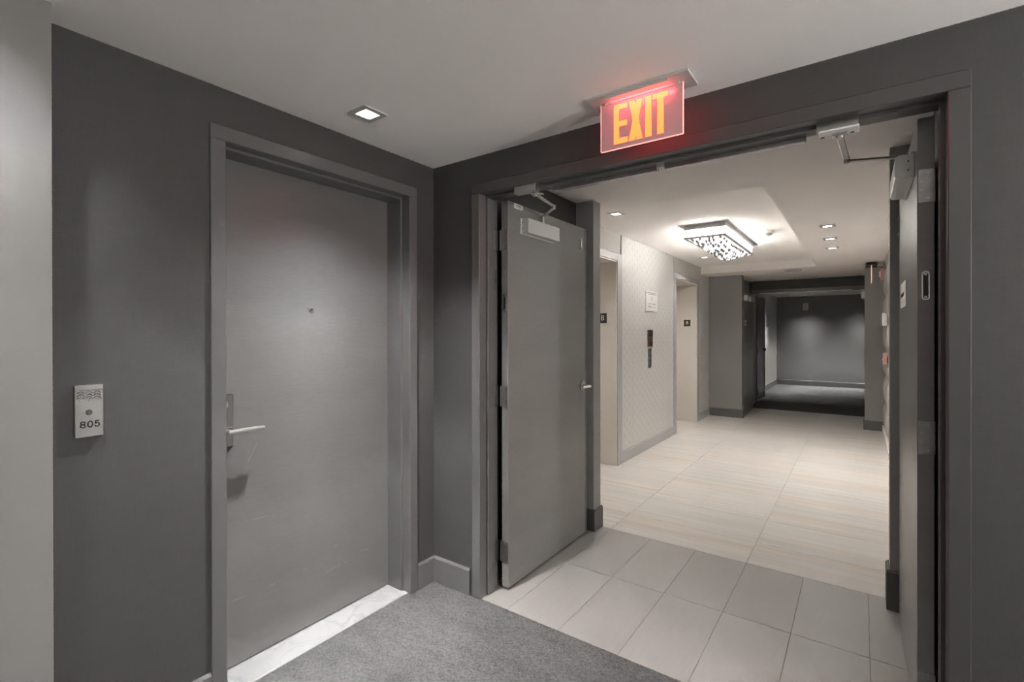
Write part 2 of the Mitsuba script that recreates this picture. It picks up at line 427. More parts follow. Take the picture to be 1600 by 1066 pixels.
# ------------------------------------------------------------------ baseboards of the hall
def baseboard(name, label, runs, m='m_base_grey', h=0.14, t=0.014):
    """runs: (x0, x1, y0, y1) footprints with the bevelled edge on the listed side"""
    ms = []
    for (x0, x1, y0, y1, side) in runs:
        b = 0.010
        top = {'x+': (x0, x1 - b, y0, y1), 'x-': (x0 + b, x1, y0, y1), 'y-': (x0, x1, y0 + b, y1), 'y+': (x0, x1, y0, y1 - b)}[side]
        v = [[x, y, z] for (a, z) in (((x0, x1, y0, y1), 0), ((x0, x1, y0, y1), h - b), (top, h)) for x in a[:2] for y in a[2:]]
        ms.append(trimesh.convex.convex_hull(np.array(v)))
    return struct(name, label, 'baseboard', cat(ms), m)
baseboard('baseboard_left', 'grey baseboard along the dark wall with the apartment door', [(0, 0.014, -1.62, YA0 - 0.001, 'x+'), (0, 0.014, YA1 + 0.001, 0.0, 'x+')])
baseboard('baseboard_back', 'grey baseboard in the corner left of the double doors', [(0.014, XB0 - 0.016, -0.014, 0.0, 'y-'), (XB1 + 0.002, 4.4, -0.014, 0.0, 'y-')])

# ------------------------------------------------------------------ frame of the double doors
fb = struct('trim_3', 'dark grey steel frame around the open double doors to the lobby', 'door frame')
XI0, XI1, ZI = 0.343, 2.177, 2.130
def jambB(s):
    if s == 0:
        return cat(cb(XB0, XI0, -0.010, 0.048, 0, ZI, 0.0025), cb(XB0 + 0.03, XI0 + 0.012, 0.048, 0.100, 0, ZI, 0.002), cb(XB0 + 0.03, XI0, 0.100, 0.146, 0, ZI, 0.002))
    return cat(cb(XI1, XB1, -0.010, 0.048, 0, ZI, 0.0025), cb(XI1 - 0.012, XB1 - 0.03, 0.048, 0.100, 0, ZI, 0.002), cb(XI1, XB1 - 0.03, 0.100, 0.146, 0, ZI, 0.002))
put(fb, 'jamb', jambB(0), 'm_trim')
put(fb, 'jamb', jambB(1), 'm_trim_dark')  # same frame as the left jamb, its shade put into the colour
put(fb, 'head', cat(cb(XB0, XB1, -0.010, 0.048, ZI, ZB, 0.0025), cb(XB0 + 0.03, XB1 - 0.03, 0.048, 0.100, ZI - 0.012, ZB - 0.03, 0.002), cb(XB0 + 0.03, XB1 - 0.03, 0.100, 0.146, ZI, ZB - 0.03, 0.002)), 'm_trim_dark')  # head painted darker for the shade as well
put(fb, 'strike_rail', cat(cb(0.72, 1.25, 0.100, 0.128, ZI - 0.030, ZI, 0.002), cb(1.28, 1.80, 0.100, 0.128, ZI - 0.030, ZI, 0.002)), 'm_steel', 'brushed metal rails under the head of the frame')

# ------------------------------------------------------------------ the two open leaves
def hinge(parent, side, z, yh=0.148):
    """butt hinge between the jamb and the leaf's edge; side +1 = left leaf, -1 = right leaf"""
    xj, xl = (XI0, 0.370) if side > 0 else (XI1, 2.162)
    xb = xj + side * 0.018
    k = put(parent, 'hinge', cat([cyl((xb, yh + 0.006, z - 0.056 + 0.0226 * i), (xb, yh + 0.006, z - 0.056 + 0.0226 * i + 0.0218), 0.0065, 16) for i in range(5)]), 'm_hinge', 'steel butt hinge', smooth=30)
    a, b = sorted((xl, xl + side * 0.043))
    put(k, 'leaf_plate', cb(min(a, xb), max(b, xb), yh - 0.002, yh + 0.002, z - 0.056, z + 0.056, 0.0008), 'm_hinge')
    a, b = sorted((xj, xj + side * 0.003))
    put(k, 'jamb_plate', cb(a, b, 0.104, yh + 0.004, z - 0.056, z + 0.056, 0.0008), 'm_hinge')
    for dx, dz in ((0.017, 0.042), (0.034, 0.014), (0.034, -0.014), (0.017, -0.042)):
        xs = xl + side * dx
        put(k, 'screw', cyl((xs, yh - 0.0036, z + dz), (xs, yh, z + dz), 0.0045, 12), 'm_nickel', smooth=30)
    return k

def power_transfer(parent, x, z, y=0.150):
    pts = [(math.cos(t) * 0.0105, math.sin(t) * 0.0105 + (0.038 if math.sin(t) > 0 else -0.038)) for t in np.linspace(0, 2 * math.pi, 33)[:-1]]
    p = Polygon(pts)
    ringm = prism(p.difference(p.buffer(-0.0035)), 0.004)
    m = frame_to(ringm, (x, y, z), (1, 0, 0), (0, 0, 1))
    k = put(parent, 'power_transfer', m, 'm_chrome', 'oval chrome power transfer in the hinge edge', smooth=30)
    put(k, 'cover', frame_to(prism(p.buffer(-0.0035), 0.0015), (x, y, z), (1, 0, 0), (0, 0, 1)), 'm_black_metal')
    put(k, 'screw', cat(cyl((x, y - 0.004, z + 0.039), (x, y, z + 0.039), 0.005, 12), cyl((x, y - 0.004, z - 0.039), (x, y, z - 0.039), 0.005, 12)), 'm_steel', smooth=30)

def rounded_yz(x0, x1, y0, y1, z0, z1, side, r=0.014):
    """closer body: the outer vertical-section corners rounded; extruded along y"""
    w, h = x1 - x0, z1 - z0
    p = sbox(0, 0, w, h).buffer(-r).buffer(r, quad_segs=6)
    half = sbox(0, 0, w / 2, h) if side > 0 else sbox(w / 2, 0, w, h)
    p = p.union(half)
    m = prism(p, y1 - y0)
    # local x -> +x, local y -> z, extrusion -> -y
    return frame_to(m, (x0, y1, z0), (1, 0, 0), (0, 0, 1))

def closer(parent, side, xf, y0, y1, z0, z1, elbow, shoe, pin_y, end_holes=True):
    """side +1: body stands out to +x from the leaf's face xf"""
    a, b = sorted((xf, xf + side * 0.054))
    r = 0.004 if side > 0 else 0.014
    k = put(parent, 'door_closer', rounded_yz(a, b, y0, y1, z0, z1, side, r), 'm_silver_paint', 'silver painted door closer', smooth=35)
    xm = xf + side * 0.028
    a2, b2 = sorted((xf, xf + side * 0.010))
    put(k, 'mounting_plate', cb(a2, b2, y0 - 0.006, y1 + 0.006, z0 - 0.004, z1 + 0.004, 0.001), 'm_silver_paint')
    if end_holes:
        put(k, 'end_screw', cat(cyl((xf + side * 0.016, y0 - 0.0012, z0 + 0.058), (xf + side * 0.016, y0 + 0.002, z0 + 0.058), 0.003, 10),
                                cyl((xf + side * 0.016, y0 - 0.0012, z0 + 0.026), (xf + side * 0.016, y0 + 0.002, z0 + 0.026), 0.003, 10)), 'm_black')
    zt = elbow[2]
    put(k, 'pinion', cat(cyl((xm, pin_y, z1 - 0.002), (xm, pin_y, zt - 0.006), 0.011, 16), cyl((xm, pin_y, zt - 0.008), (xm, pin_y, zt + 0.004), 0.016, 16)), 'm_steel', smooth=30)
    put(k, 'main_arm', cat(bar((xm, pin_y, zt), elbow, 0.022, 0.008, 0.0015)), 'm_steel')
    put(k, 'forearm', cat(bar((elbow[0], elbow[1], zt + 0.008), shoe, 0.020, 0.007, 0.0015),
                          cyl((elbow[0], elbow[1], zt - 0.008), (elbow[0], elbow[1], zt + 0.014), 0.011, 16)), 'm_steel', smooth=30)
    return k

def shoe_bracket(parent, x0, x1, sx, sy, flange_y):
    k = put(parent, 'shoe_plate', cb(x0, x1, 0.006, 0.047, 2.094, 2.134, 0.001) if sx < 1 else cb(x0, x1, 0.036, 0.047, 2.092, 2.134, 0.001), 'm_nickel' if sx > 1 else 'm_steel', 'metal shoe plate under the door frame head')
    ms = []
    for q in (x0 + 0.018, x1 - 0.018):
        ms.append(cyl((q, flange_y - 0.012, 2.0865), (q, flange_y - 0.012, 2.0885), 0.006, 12))
    put(k, 'flange', cb(x0 + 0.008 if sx > 1 else sx - 0.02, x1 + 0.002, 0.010, flange_y, 2.088, 2.094, 0.001), 'm_white_plastic' if sx > 1 else 'm_steel')
    put(k, 'screw', cat(ms), 'm_black_metal')
    put(k, 'socket', cat(cyl((sx, sy, 2.072), (sx, sy, 2.090), 0.013, 16), cb(sx - 0.022, sx + 0.022, sy - 0.016, sy + 0.016, 2.080, 2.089, 0.002)), 'm_steel', smooth=30)
    return k

XL = 0.413   # visible face of the left leaf
d2 = struct('door_2', 'dark grey left leaf of the double doors standing open into the lobby', 'door')
put(d2, 'slab', cb(XL - 0.045, XL, 0.150, 1.066, 0.012, 2.118, 0.0015), 'm_leaf')
put(d2, 'edge_strip', cb(XL - 0.040, XL + 0.002, 1.052, 1.070, 0.012, 2.116, 0.001), 'm_trim', 'thin lighter strip along the free edge')
for z in (1.906, 1.052, 0.205):
    hinge(d2, 1, z)
power_transfer(d2, 0.391, 1.565)
put(d2, 'frame_contact', cb(XI0, XI0 + 0.004, 0.104, 0.132, 1.64, 1.745, 0.001), 'm_steel', 'steel strike plate on the jamb below the top hinge')
closer(d2, 1, XL, 0.266, 0.611, 1.957, 2.040, (0.600, 0.318, 2.084), (0.665, 0.035, 2.082), 0.46)
shoe_bracket(d2, 0.556, 0.682, 0.665, 0.035, 0.085)
stk = put(d2, 'sticker', cb(XL, XL + 0.0012, 0.205, 0.292, 2.088, 2.117, 0.0003), 'm_white_plastic', 'small white label near the top of the leaf')
for y0, y1, z0, z1 in ((0.228, 0.276, 2.103, 2.109), (0.222, 0.282, 2.094, 2.097)):
    put(stk, 'print', cb(XL + 0.0011, XL + 0.0017, y0, y1, z0, z1, 0.0002), 'm_ink_grey')
put(d2, 'latch_guide', cat(cb(XL, XL + 0.006, 0.985, 1.003, 1.965, 2.040, 0.002), cyl((XL + 0.004, 0.994, 2.028), (XL + 0.010, 0.994, 2.028), 0.007, 14), cyl((XL + 0.004, 0.994, 1.977), (XL + 0.010, 0.994, 1.977), 0.007, 14)), 'm_steel', 'small chrome latch guide at the top corner', smooth=30)
lr = put(d2, 'lever_rose', cat(cyl((XL, 1.005, 1.036), (XL + 0.010, 1.005, 1.036), 0.034, 28)), 'm_nickel', 'round rose of the lever handle', smooth=30)
put(lr, 'lever', cat(cyl((XL + 0.008, 1.005, 1.036), (XL + 0.062, 1.005, 1.036), 0.010, 18), rod([(XL + 0.060, 1.012, 1.036), (XL + 0.060, 0.900, 1.036)], 0.0085, 16)), 'm_chrome', 'chrome lever handle', smooth=30)

XR = 2.117
d3 = struct('door_3', 'dark grey right leaf of the double doors folded open and seen nearly edge on', 'door')
put(d3, 'slab', cb(XR, XR + 0.045, 0.150, 1.066, 0.012, 2.118, 0.0015), 'm_leaf')
for z in (1.889, 1.048, 0.205):
    hinge(d3, -1, z)
power_transfer(d3, 2.139, 1.556)
closer(d3, -1, XR, 0.262, 0.611, 1.953, 2.036, (1.918, 0.395, 2.086), (1.905, 0.060, 2.078), 0.46)
shoe_bracket(d3, 1.836, 1.958, 1.905, 0.060, 0.075)
sg = put(d3, 'door_sign', cb(XR - 0.004, XR, 0.60, 0.90, 1.508, 1.618, 0.001), 'm_white_plastic', 'white plate with a dark band on the leaf')
put(sg, 'band', cb(XR - 0.0048, XR - 0.0038, 0.70, 0.87, 1.555, 1.573, 0.0003), 'm_ink')
put(d3, 'edge_guard', cat(cb(XR - 0.004, XR, 1.02, 1.036, 1.86, 1.965, 0.001), cyl((XR - 0.008, 1.028, 1.95), (XR, 1.028, 1.95), 0.006, 12), cyl((XR - 0.008, 1.028, 1.875), (XR, 1.028, 1.875), 0.006, 12)), 'm_chrome', 'small chrome latch guide', smooth=30)

# ------------------------------------------------------------------ lobby walls
EX = -0.115
struct('wall_recess_left', 'dark grey recess wall behind the open left leaf', 'wall', cat(bx(-0.6, 0.300, 0.14, 1.135, 0, H)), 'm_wall_dark')
struct('wall_pier_left', 'dark grey narrow wall pier beside the free edge of the left leaf', 'wall', cat(bx(-0.6, 0.437, 1.135, 1.245, 0, H)), 'm_wall_grey')
baseboard('baseboard_pier_left', 'dark grey baseboard wrapped around the narrow pier beside the left leaf',
          [(0.300, 0.450, 1.121, 1.135, 'y-'), (0.437, 0.450, 1.135, 1.258, 'x+'), (0.300, 0.437, 1.245, 1.258, 'y+')], 'm_trim_dark', 0.15)
struct('wall_recess_right', 'dark grey recess wall behind the open right leaf', 'wall', bx(2.215, 2.6, 0.14, 1.13, 0, H), 'm_wall_dark')
struct('wall_pier_right', 'dark grey narrow wall pier beyond the right leaf', 'wall', bx(2.083, 2.6, 1.13, 1.245, 0, H), 'm_wall_grey')
baseboard('baseboard_pier_right', 'dark grey baseboard at the foot of the narrow pier beyond the right leaf', [(2.068, 2.215, 1.116, 1.13, 'y-'), (2.068, 2.083, 1.13, 1.258, 'x-')], 'm_trim_dark', 0.20)

# elevator wall: a lower body with two openings
E1a, E1b, E2a, E2b = 1.70, 2.795, 4.795, 5.850
ZE = 2.150
struct('wall_elevators', 'pale patterned lobby wall with the two elevator openings', 'wall',
       cat(bx(-0.55, EX, 1.245, E1a, 0, HT), bx(-0.55, EX, E1b, E2a, 0, HT), bx(-0.55, EX, E2b, 6.60, 0, HT),
           bx(-0.55, EX, E1a, E1b, ZE, HT), bx(-0.55, EX, E2a, E2b, ZE, HT), bx(-1.4, -0.55, 1.245, 6.6, 0, HT)), 'm_lobby_side')
wp = struct('trim_4', 'pale wallpaper panel with leaf columns between the elevators', 'wall panel')
put(wp, 'wallpaper', bx(EX, EX + 0.004, 2.93, 4.69, 0.125, HT - 0.002), 'm_wallpaper', 'silvery wallpaper with wavy leaf columns')
put(wp, 'edge_trim', cb(EX, EX + 0.010, 2.905, 2.932, 0.125, HT - 0.002, 0.002), 'm_lobby_trim')
put(wp, 'edge_trim', cb(EX, EX + 0.010, 4.688, 4.715, 0.125, HT - 0.002, 0.002), 'm_lobby_trim')
put(wp, 'base', cat(cb(EX, EX + 0.014, 2.905, 4.740, 0, 0.115, 0.003), cb(EX, EX + 0.008, 2.905, 4.740, 0.110, 0.128, 0.002)), 'm_lobby_trim')
wp2 = struct('trim_5', 'narrow patterned wall strip with baseboard right of the far elevator', 'wall panel')
put(wp2, 'wallpaper', bx(EX, EX + 0.004, 5.99, 6.60, 0.125, H - 0.002), 'm_wallpaper')
put(wp2, 'base', cb(EX, EX + 0.014, 5.96, 6.60, 0, 0.125, 0.003), 'm_lobby_trim')

def elevator(n, a, b, lbl, tone):
    t = struct(f'trim_{n}', f'pale painted casing and deep jambs around the {lbl} elevator', 'elevator frame')
    w = 0.075
    put(t, 'casing', cb(EX, EX + 0.016, a - w, a, 0, ZE + w, 0.003), 'm_lobby_trim')
    put(t, 'casing', cb(EX, EX + 0.016, b, b + 0.105, 0, ZE + w, 0.003), 'm_lobby_trim')
    put(t, 'casing_head', cb(EX, EX + 0.016, a, b, ZE, ZE + w, 0.003), 'm_lobby_trim')
    put(t, 'jamb', bx(-0.43, EX + 0.006, b - 0.012, b, 0, ZE), 'm_elev')
    put(t, 'jamb', bx(-0.43, EX + 0.006, a, a + 0.012, 0, ZE), 'm_elev')
    put(t, 'soffit', bx(-0.43, EX + 0.006, a + 0.012, b - 0.012, ZE - 0.012, ZE), 'm_elev')
    d = struct(f'door_{n - 2}', f'closed pale sliding door of the {lbl} elevator', 'elevator door')
    mid = (a + b) / 2
    put(d, 'panel', cb(-0.465, -0.435, a, mid - 0.002, 0.008, ZE, 0.002), 'm_elev')
    put(d, 'panel', cb(-0.465, -0.435, mid + 0.002, b - 0.022, 0.008, ZE, 0.002), 'm_elev')
    put(d, 'sill', bx(-0.52, -0.40, a + 0.012, b - 0.012, -0.002, 0.004), 'm_nickel', 'metal sill groove')
    put(d, 'gap_strip', bx(-0.46, -0.437, b - 0.021, b - 0.0125, 0.0, ZE - 0.012), 'm_ink_grey', 'dark strip in place of the gap at the edge of the door')  # dark strip stands in for the shade of the open gap
    return t
elevator(6, E1a, E1b, 'near', 0)
elevator(7, E2a, E2b, 'far', 1)

def floor_sign(y, x0, x1, z0, z1, label, gold):
    t = thing('floor_number_sign', label, 'sign')
    put(t, 'plate', cb(x0, x1, y - 0.005, y, z0, z1, 0.0008), 'm_black')
    g = frame_to(text('8', (z1 - z0) * 0.50, 0.0012, True), ((x0 + x1) / 2, y - 0.0048, (z0 + z1) / 2 + 0.005), (1, 0, 0), (0, 0, 1))
    put(t, 'digit', g, 'm_gold' if gold else 'm_white_plastic', 'raised figure 8')
floor_sign(E1b - 0.012, -0.312, -0.218, 1.498, 1.603, 'black square sign with a white 8 on the near elevator jamb', False)
floor_sign(E2b - 0.012, -0.302, -0.203, 1.494, 1.595, 'black square sign with a gold 8 on the far elevator jamb', True)

def lines_on(x, y0, y1, z, h, parts):
    """dark strokes standing in for lettering too small to read in the photograph"""
    ms, y = [], y0
    rng = random.Random(int(z * 1000))
    while y < y1 - 0.004:
        w = min(rng.uniform(0.008, 0.022) * parts, y1 - y)
        ms.append(cb(x, x + 0.0008, y, y + w, z, z + h, 0.0002))
        y += w + 0.006
    return ms
sg = thing('safety_sign', 'white rectangular notice on the patterned wall between the elevators', 'sign')
put(sg, 'board', cb(EX + 0.004, EX + 0.020, 3.62, 4.005, 1.652, 1.898, 0.002), 'm_white_plastic')
xs = EX + 0.0195
ms = lines_on(xs, 3.655, 3.985, 1.872, 0.010, 1.6) + lines_on(xs, 3.670, 3.970, 1.855, 0.009, 1.4) + [cb(xs, xs + 0.0008, 3.79, 3.82, 1.790, 1.822, 0.0002)]
ms += lines_on(xs, 3.70, 3.79, 1.735, 0.014, 1) + lines_on(xs, 3.83, 3.93, 1.735, 0.014, 1) + lines_on(xs, 3.70, 3.79, 1.700, 0.014, 1) + lines_on(xs, 3.83, 3.93, 1.700, 0.014, 1)
put(sg, 'print', cat(ms), 'm_ink_grey', 'small grey lettering', kind='stuff')

ind = thing('elevator_indicator', 'tall dark brown elevator display with steel rim above the call buttons', 'elevator display')
put(ind, 'plate', cb(EX + 0.004, EX + 0.013, 3.690, 3.862, 1.220, 1.428, 0.001), 'm_nickel')
put(ind, 'display', cb(EX + 0.012, EX + 0.0145, 3.706, 3.846, 1.236, 1.345, 0.0005), 'm_brown_glass', 'dark reddish display window')
put(ind, 'display', cb(EX + 0.012, EX + 0.0145, 3.706, 3.846, 1.350, 1.414, 0.0005), 'm_black_metal')
cp = thing('call_button_panel', 'narrow steel call button panel below the elevator display', 'button panel')
put(cp, 'plate', cb(EX + 0.004, EX + 0.011, 3.712, 3.815, 0.970, 1.203, 0.001), 'm_nickel')
for z in (1.15, 1.085, 1.02):
    put(cp, 'button', cyl((EX + 0.010, 3.763, z), (EX + 0.0145, 3.763, z), 0.020, 20), 'm_steel', smooth=30)

# far end of the lobby
YS = 6.62
struct('wall_stub_left', 'mid grey wall stub at the far left corner of the lobby', 'wall', cat(bx(-0.6, 0.395, YS, YS + 0.14, 0, H), bx(-0.6, 0.29, YS + 0.14, 7.90, 0, H)), 'm_wall_grey')
baseboard('baseboard_stub_left', 'grey baseboard at the foot of the far left wall stub', [(EX, 0.409, YS - 0.014, YS, 'y-'), (0.395, 0.409, YS, YS + 0.15, 'x+')], 'm_base_grey', 0.135)
struct('wall_column', 'mid grey column right of the far doorway', 'wall', cat(bx(2.010, 2.6, YS, YS + 0.14, 0, H), bx(2.115, 2.6, YS + 0.14, 7.90, 0, H)), 'm_wall_grey')
baseboard('baseboard_column', 'grey baseboard at the foot of the far right column', [(1.996, 2.215, YS - 0.014, YS, 'y-'), (1.996, 2.010, YS, YS + 0.15, 'x-')], 'm_base_grey', 0.135)
struct('wall_header', 'dark beam above the far doorway', 'wall', bx(-0.2, 2.6, 7.90, 8.04, 2.165, H), 'm_wall_dark')
struct('wall_jamb_left', 'dark wall left of the far doorway', 'wall', bx(-0.6, 0.28, 7.90, 8.04, 0, 2.165), 'm_wall_dark')
struct('wall_jamb_right', 'dark wall right of the far doorway', 'wall', bx(2.08, 2.6, 7.90, 8.04, 0, 2.165), 'm_wall_dark')
t8 = struct('trim_8', 'dark steel frame of the far double doorway', 'door frame')
put(t8, 'jamb', cb(0.225, 0.300, 7.888, 8.045, 0, 2.110, 0.003), 'm_trim')
put(t8, 'jamb', cb(2.020, 2.095, 7.888, 8.045, 0, 2.110, 0.003), 'm_trim')
put(t8, 'head', cb(0.225, 2.095, 7.888, 8.045, 2.110, 2.168, 0.003), 'm_trim')
put(t8, 'strike_rail', cb(0.45, 1.85, 7.872, 7.888, 2.096, 2.110, 0.002), 'm_silver_paint', 'pale metal rail under the head')

d6 = struct('door_6', 'dark left leaf of the far double doors standing open', 'door')
XF = 0.378
put(d6, 'slab', cb(XF - 0.045, XF, 6.83, 7.745, 0.012, 2.085, 0.002), 'm_leaf')
k = put(d6, 'door_closer', cb(XF, XF + 0.055, 7.20, 7.55, 1.935, 2.020, 0.004), 'm_silver_paint', 'silver door closer of the far left leaf')
put(k, 'arm', cat(bar((XF + 0.03, 7.38, 2.045), (XF + 0.20, 7.62, 2.05), 0.022, 0.008), bar((XF + 0.20, 7.62, 2.058), (XF + 0.28, 7.868, 2.075), 0.020, 0.008), cyl((XF + 0.03, 7.38, 2.015), (XF + 0.03, 7.38, 2.05), 0.011, 12)), 'm_steel')
put(d6, 'reader', cat(cb(XF, XF + 0.02, 6.95, 7.02, 1.50, 1.54, 0.003), cb(XF, XF + 0.02, 6.95, 7.02, 1.56, 1.60, 0.003)), 'm_silver_paint', 'two small silver plates on the leaf')
put(d6, 'holder', cb(XF, XF + 0.05, 6.90, 7.00, 1.93, 2.02, 0.003), 'm_white_plastic', 'white magnetic door holder')
d7 = struct('door_7', 'right leaf of the far double doors mostly hidden behind the column', 'door')
put(d7, 'slab', cb(2.030, 2.075, 6.83, 7.745, 0.012, 2.085, 0.002), 'm_leaf')
put(d7, 'door_closer', cb(1.970, 2.030, 7.20, 7.55, 1.925, 2.020, 0.004), 'm_silver_paint', 'silver door closer of the far right leaf')

# corridor behind the far doors
struct('wall_corridor_left', 'grey corridor wall beyond the far doorway', 'wall',
       cat(bx(-0.2, 0.27, 8.04, 8.74, 0, H), bx(-0.2, 0.27, 8.74, 9.70, 2.10, H), bx(-0.2, 0.27, 9.70, 9.80, 0, H), bx(-0.2, 0.17, 8.74, 9.70, 0, 2.10), bx(-0.2, 0.13, 9.80, 12.80, 0, H)), 'm_lobby_side')
struct('wall_rear', 'dark grey wall at the very end of the corridor', 'wall', bx(-0.2, 4.2, 12.80, 12.95, 0, H), 'm_wall_rear')
struct('wall_corridor_right', 'grey corridor wall out of sight on the right', 'wall', bx(4.2, 4.3, 7.9, 13.0, 0, H), 'm_wall_grey')
struct('wall_corridor_near', 'grey corridor wall behind the right column', 'wall', bx(2.6, 4.2, 7.9, 8.04, 0, H), 'm_wall_grey')
baseboard('baseboard_rear', 'grey baseboard along the wall at the end of the corridor', [(0.144, 4.2, 12.786, 12.80, 'y-')], 'm_base_grey', 0.13)
baseboard('baseboard_corridor', 'grey baseboard along the bright left wall of the corridor', [(0.13, 0.144, 9.80, 12.80, 'x+')], 'm_base_grey', 0.13)
d8 = struct('door_8', 'grey corridor door with black hinges seen beyond the far doorway', 'door')
put(d8, 'slab', cb(0.235, 0.276, 8.80, 9.66, 0.02, 2.09, 0.002), 'm_door')
put(d8, 'frame', cat(cb(0.24, 0.288, 8.73, 8.795, 0, 2.10, 0.002), cb(0.24, 0.288, 9.665, 9.72, 0, 2.10, 0.002), cb(0.24, 0.288, 8.73, 9.72, 2.095, 2.14, 0.002)), 'm_trim')
put(d8, 'sill', bx(0.20, 0.292, 8.795, 9.665, 0.0, 0.012), 'm_marble', 'white threshold')
for z in (1.90, 1.04, 0.20):
    put(d8, 'hinge', cyl((0.284, 8.803, z - 0.06), (0.284, 8.803, z + 0.06), 0.014, 12), 'm_black_metal', 'black hinge')
put(d8, 'lever', cat(cyl((0.276, 9.58, 1.03), (0.33, 9.58, 1.03), 0.026, 14), rod([(0.325, 9.58, 1.03), (0.325, 9.46, 1.03)], 0.012, 10)), 'm_black_metal', 'dark lever handle')
ns = thing('corridor_number_plate', 'small dark framed plate on the bright corridor wall beyond the far doors', 'sign')
put(ns, 'plate', cb(0.13, 0.142, 10.95, 11.35, 1.545, 1.76, 0.002), 'm_ink_grey')
put(ns, 'panel', cb(0.141, 0.145, 11.0, 11.30, 1.60, 1.74, 0.001), 'm_nickel')
rs = thing('strobe_alarm', 'small white box on the dark wall at the end of the corridor', 'alarm')
put(rs, 'body', cb(0.742, 0.860, 12.765, 12.80, 1.965, 2.152, 0.006), 'm_white_plastic')
put(rs, 'lens', cb(0.775, 0.827, 12.750, 12.768, 2.05, 2.12, 0.006), 'm_can_trim')
put(rs, 'grille', cat([cb(0.765, 0.837, 12.762, 12.766, 1.99 + 0.011 * i, 1.995 + 0.011 * i, 0.001) for i in range(4)]), 'm_ink_grey')

# right wall with padded panels
wr = struct('wall_right', 'lobby wall on the right covered in padded grey panels', 'wall')
put(wr, 'backing', bx(2.245, 2.6, 1.245, YS, 0, H), 'm_wall_grey')
put(wr, 'toe_strip', bx(2.208, 2.245, 1.245, YS, 0, 0.085), 'm_elev', 'pale strip along the foot of the padded wall')
def cushion(y0, y1, z0, z1):
    ny, nz = 7, 6
    v, f = [], []
    for i in range(ny):
        for j in range(nz):
            s, t = i / (ny - 1), j / (nz - 1)
            e = (1 - abs(2 * s - 1) ** 4) * (1 - abs(2 * t - 1) ** 3)
            v.append([2.245 - 0.034 * e ** 0.6, y0 + (y1 - y0) * s, z0 + (z1 - z0) * t])
    for i in range(ny - 1):
        for j in range(nz - 1):
            a = i * nz + j
            f += [[a, a + 1, a + nz], [a + 1, a + nz + 1, a + nz]]
    return trimesh.Trimesh(v, f, process=False)
rows = [0.085, 0.45, 0.81, 1.17, 1.53, 1.89, 2.25, H]
for j in range(len(rows) - 1):
    off = 0.0 if j % 2 == 0 else -0.48
    y = 1.245 + off
    while y < YS - 0.02:
        a, b = max(y, 1.245), min(y + 0.96, YS)
        if b - a > 0.05:
            put(wr, 'panel', cushion(a, b, rows[j], rows[j + 1]), 'm_vinyl', smooth=True)
        y += 0.96
pb = thing('fire_pull_station', 'small pale red pull box on the padded wall near the far column', 'fire alarm')
put(pb, 'body', cb(2.176, 2.215, 5.18, 5.30, 1.02, 1.15, 0.004), 'm_pale_red')
put(pb, 'handle', cb(2.171, 2.178, 5.20, 5.28, 1.06, 1.075, 0.002), 'm_white_plastic', 'white pull bar')
th = thing('wall_control', 'slim white control plate on the padded wall above the pale red pull box', 'control panel')
put(th, 'plate', cb(2.172, 2.215, 5.28, 5.42, 1.475, 1.625, 0.003), 'm_white_plastic')
put(th, 'screen', cb(2.169, 2.173, 5.30, 5.40, 1.56, 1.61, 0.001), 'm_ink_grey')
fa = thing('fire_horn', 'red fire horn high on the padded wall beside the far column', 'fire alarm')
put(fa, 'body', cb(2.172, 2.225, 5.90, 6.03, 2.06, 2.22, 0.006), 'm_pale_red')
put(fa, 'strobe', cb(2.160, 2.174, 5.94, 5.99, 2.11, 2.19, 0.004), 'm_white_plastic', 'clear strobe window')

# ------------------------------------------------------------------ recessed downlights
def downlight(x, y, z, L, label, color=NEUTRAL, group=None, half=0.059, dep=0.066):
    t = thing('downlight', label, 'ceiling light', group)
    h = HOLE
    ringp = sbox(-half, -half, half, half).difference(sbox(-h + 0.001, -h + 0.001, h - 0.001, h - 0.001))
    m = prism(ringp, 0.005)
    m.apply_translation((x, y, z - 0.005))
    put(t, 'trim', m, 'm_can_trim', 'square flush trim')
    w = 0.004
    can = [bx(x - h, x + h, y - h, y - h + w, z - 0.001, z + dep + 0.004), bx(x - h, x + h, y + h - w, y + h, z - 0.001, z + dep + 0.004),
           bx(x - h, x - h + w, y - h, y + h, z - 0.001, z + dep + 0.004), bx(x + h - w, x + h, y - h, y + h, z - 0.001, z + dep + 0.004),
           bx(x - h, x + h, y - h, y + h, z + dep + 0.001, z + dep + 0.004)]
    put(t, 'can', cat(can), 'm_can')
    put(t, 'lens', quad_down(x - h + w, x + h - w, y - h + w, y + h - w, z + dep), 'm_white_plastic', 'glowing lens', emitter=emitter(color, L))
    return t
downlight(*HALL_DL[0], H, L_HALL, 'square recessed downlight in the hall ceiling in front of the apartment door', dep=0.062)
downlight(*HALL_DL[1], H, L_HALL_OUT, 'square recessed downlight above the doorbell plate, outside the picture')
downlight(*HALL_DL[2], H, L_HALL_OUT, 'unseen recessed downlight in the hall right of the viewer, placed to brighten the hall')
for (x, y), l in zip(SOFFIT_DL, ('nearest', 'middle', 'farthest')):
    downlight(x, y, H, L_LOBBY, f'square recessed downlight, {l} of the three in the ceiling strip right of the crystal light', WARM, dep=0.036)
downlight(*TRAY_DL[0], HT, L_LOBBY, 'square recessed downlight in the raised tray above the near elevator', WARM, dep=0.036)
downlight(*TRAY_DL[1], HT, L_LOBBY, 'square recessed downlight in the raised tray beyond the crystal light near the far elevator', WARM, dep=0.036)
downlight(*UNSEEN_DOOR_DL, H, L_LOBBY * 0.33, 'unseen recessed downlight just inside the lobby behind the frame head, placed to light the leaves', WARM, dep=0.030)
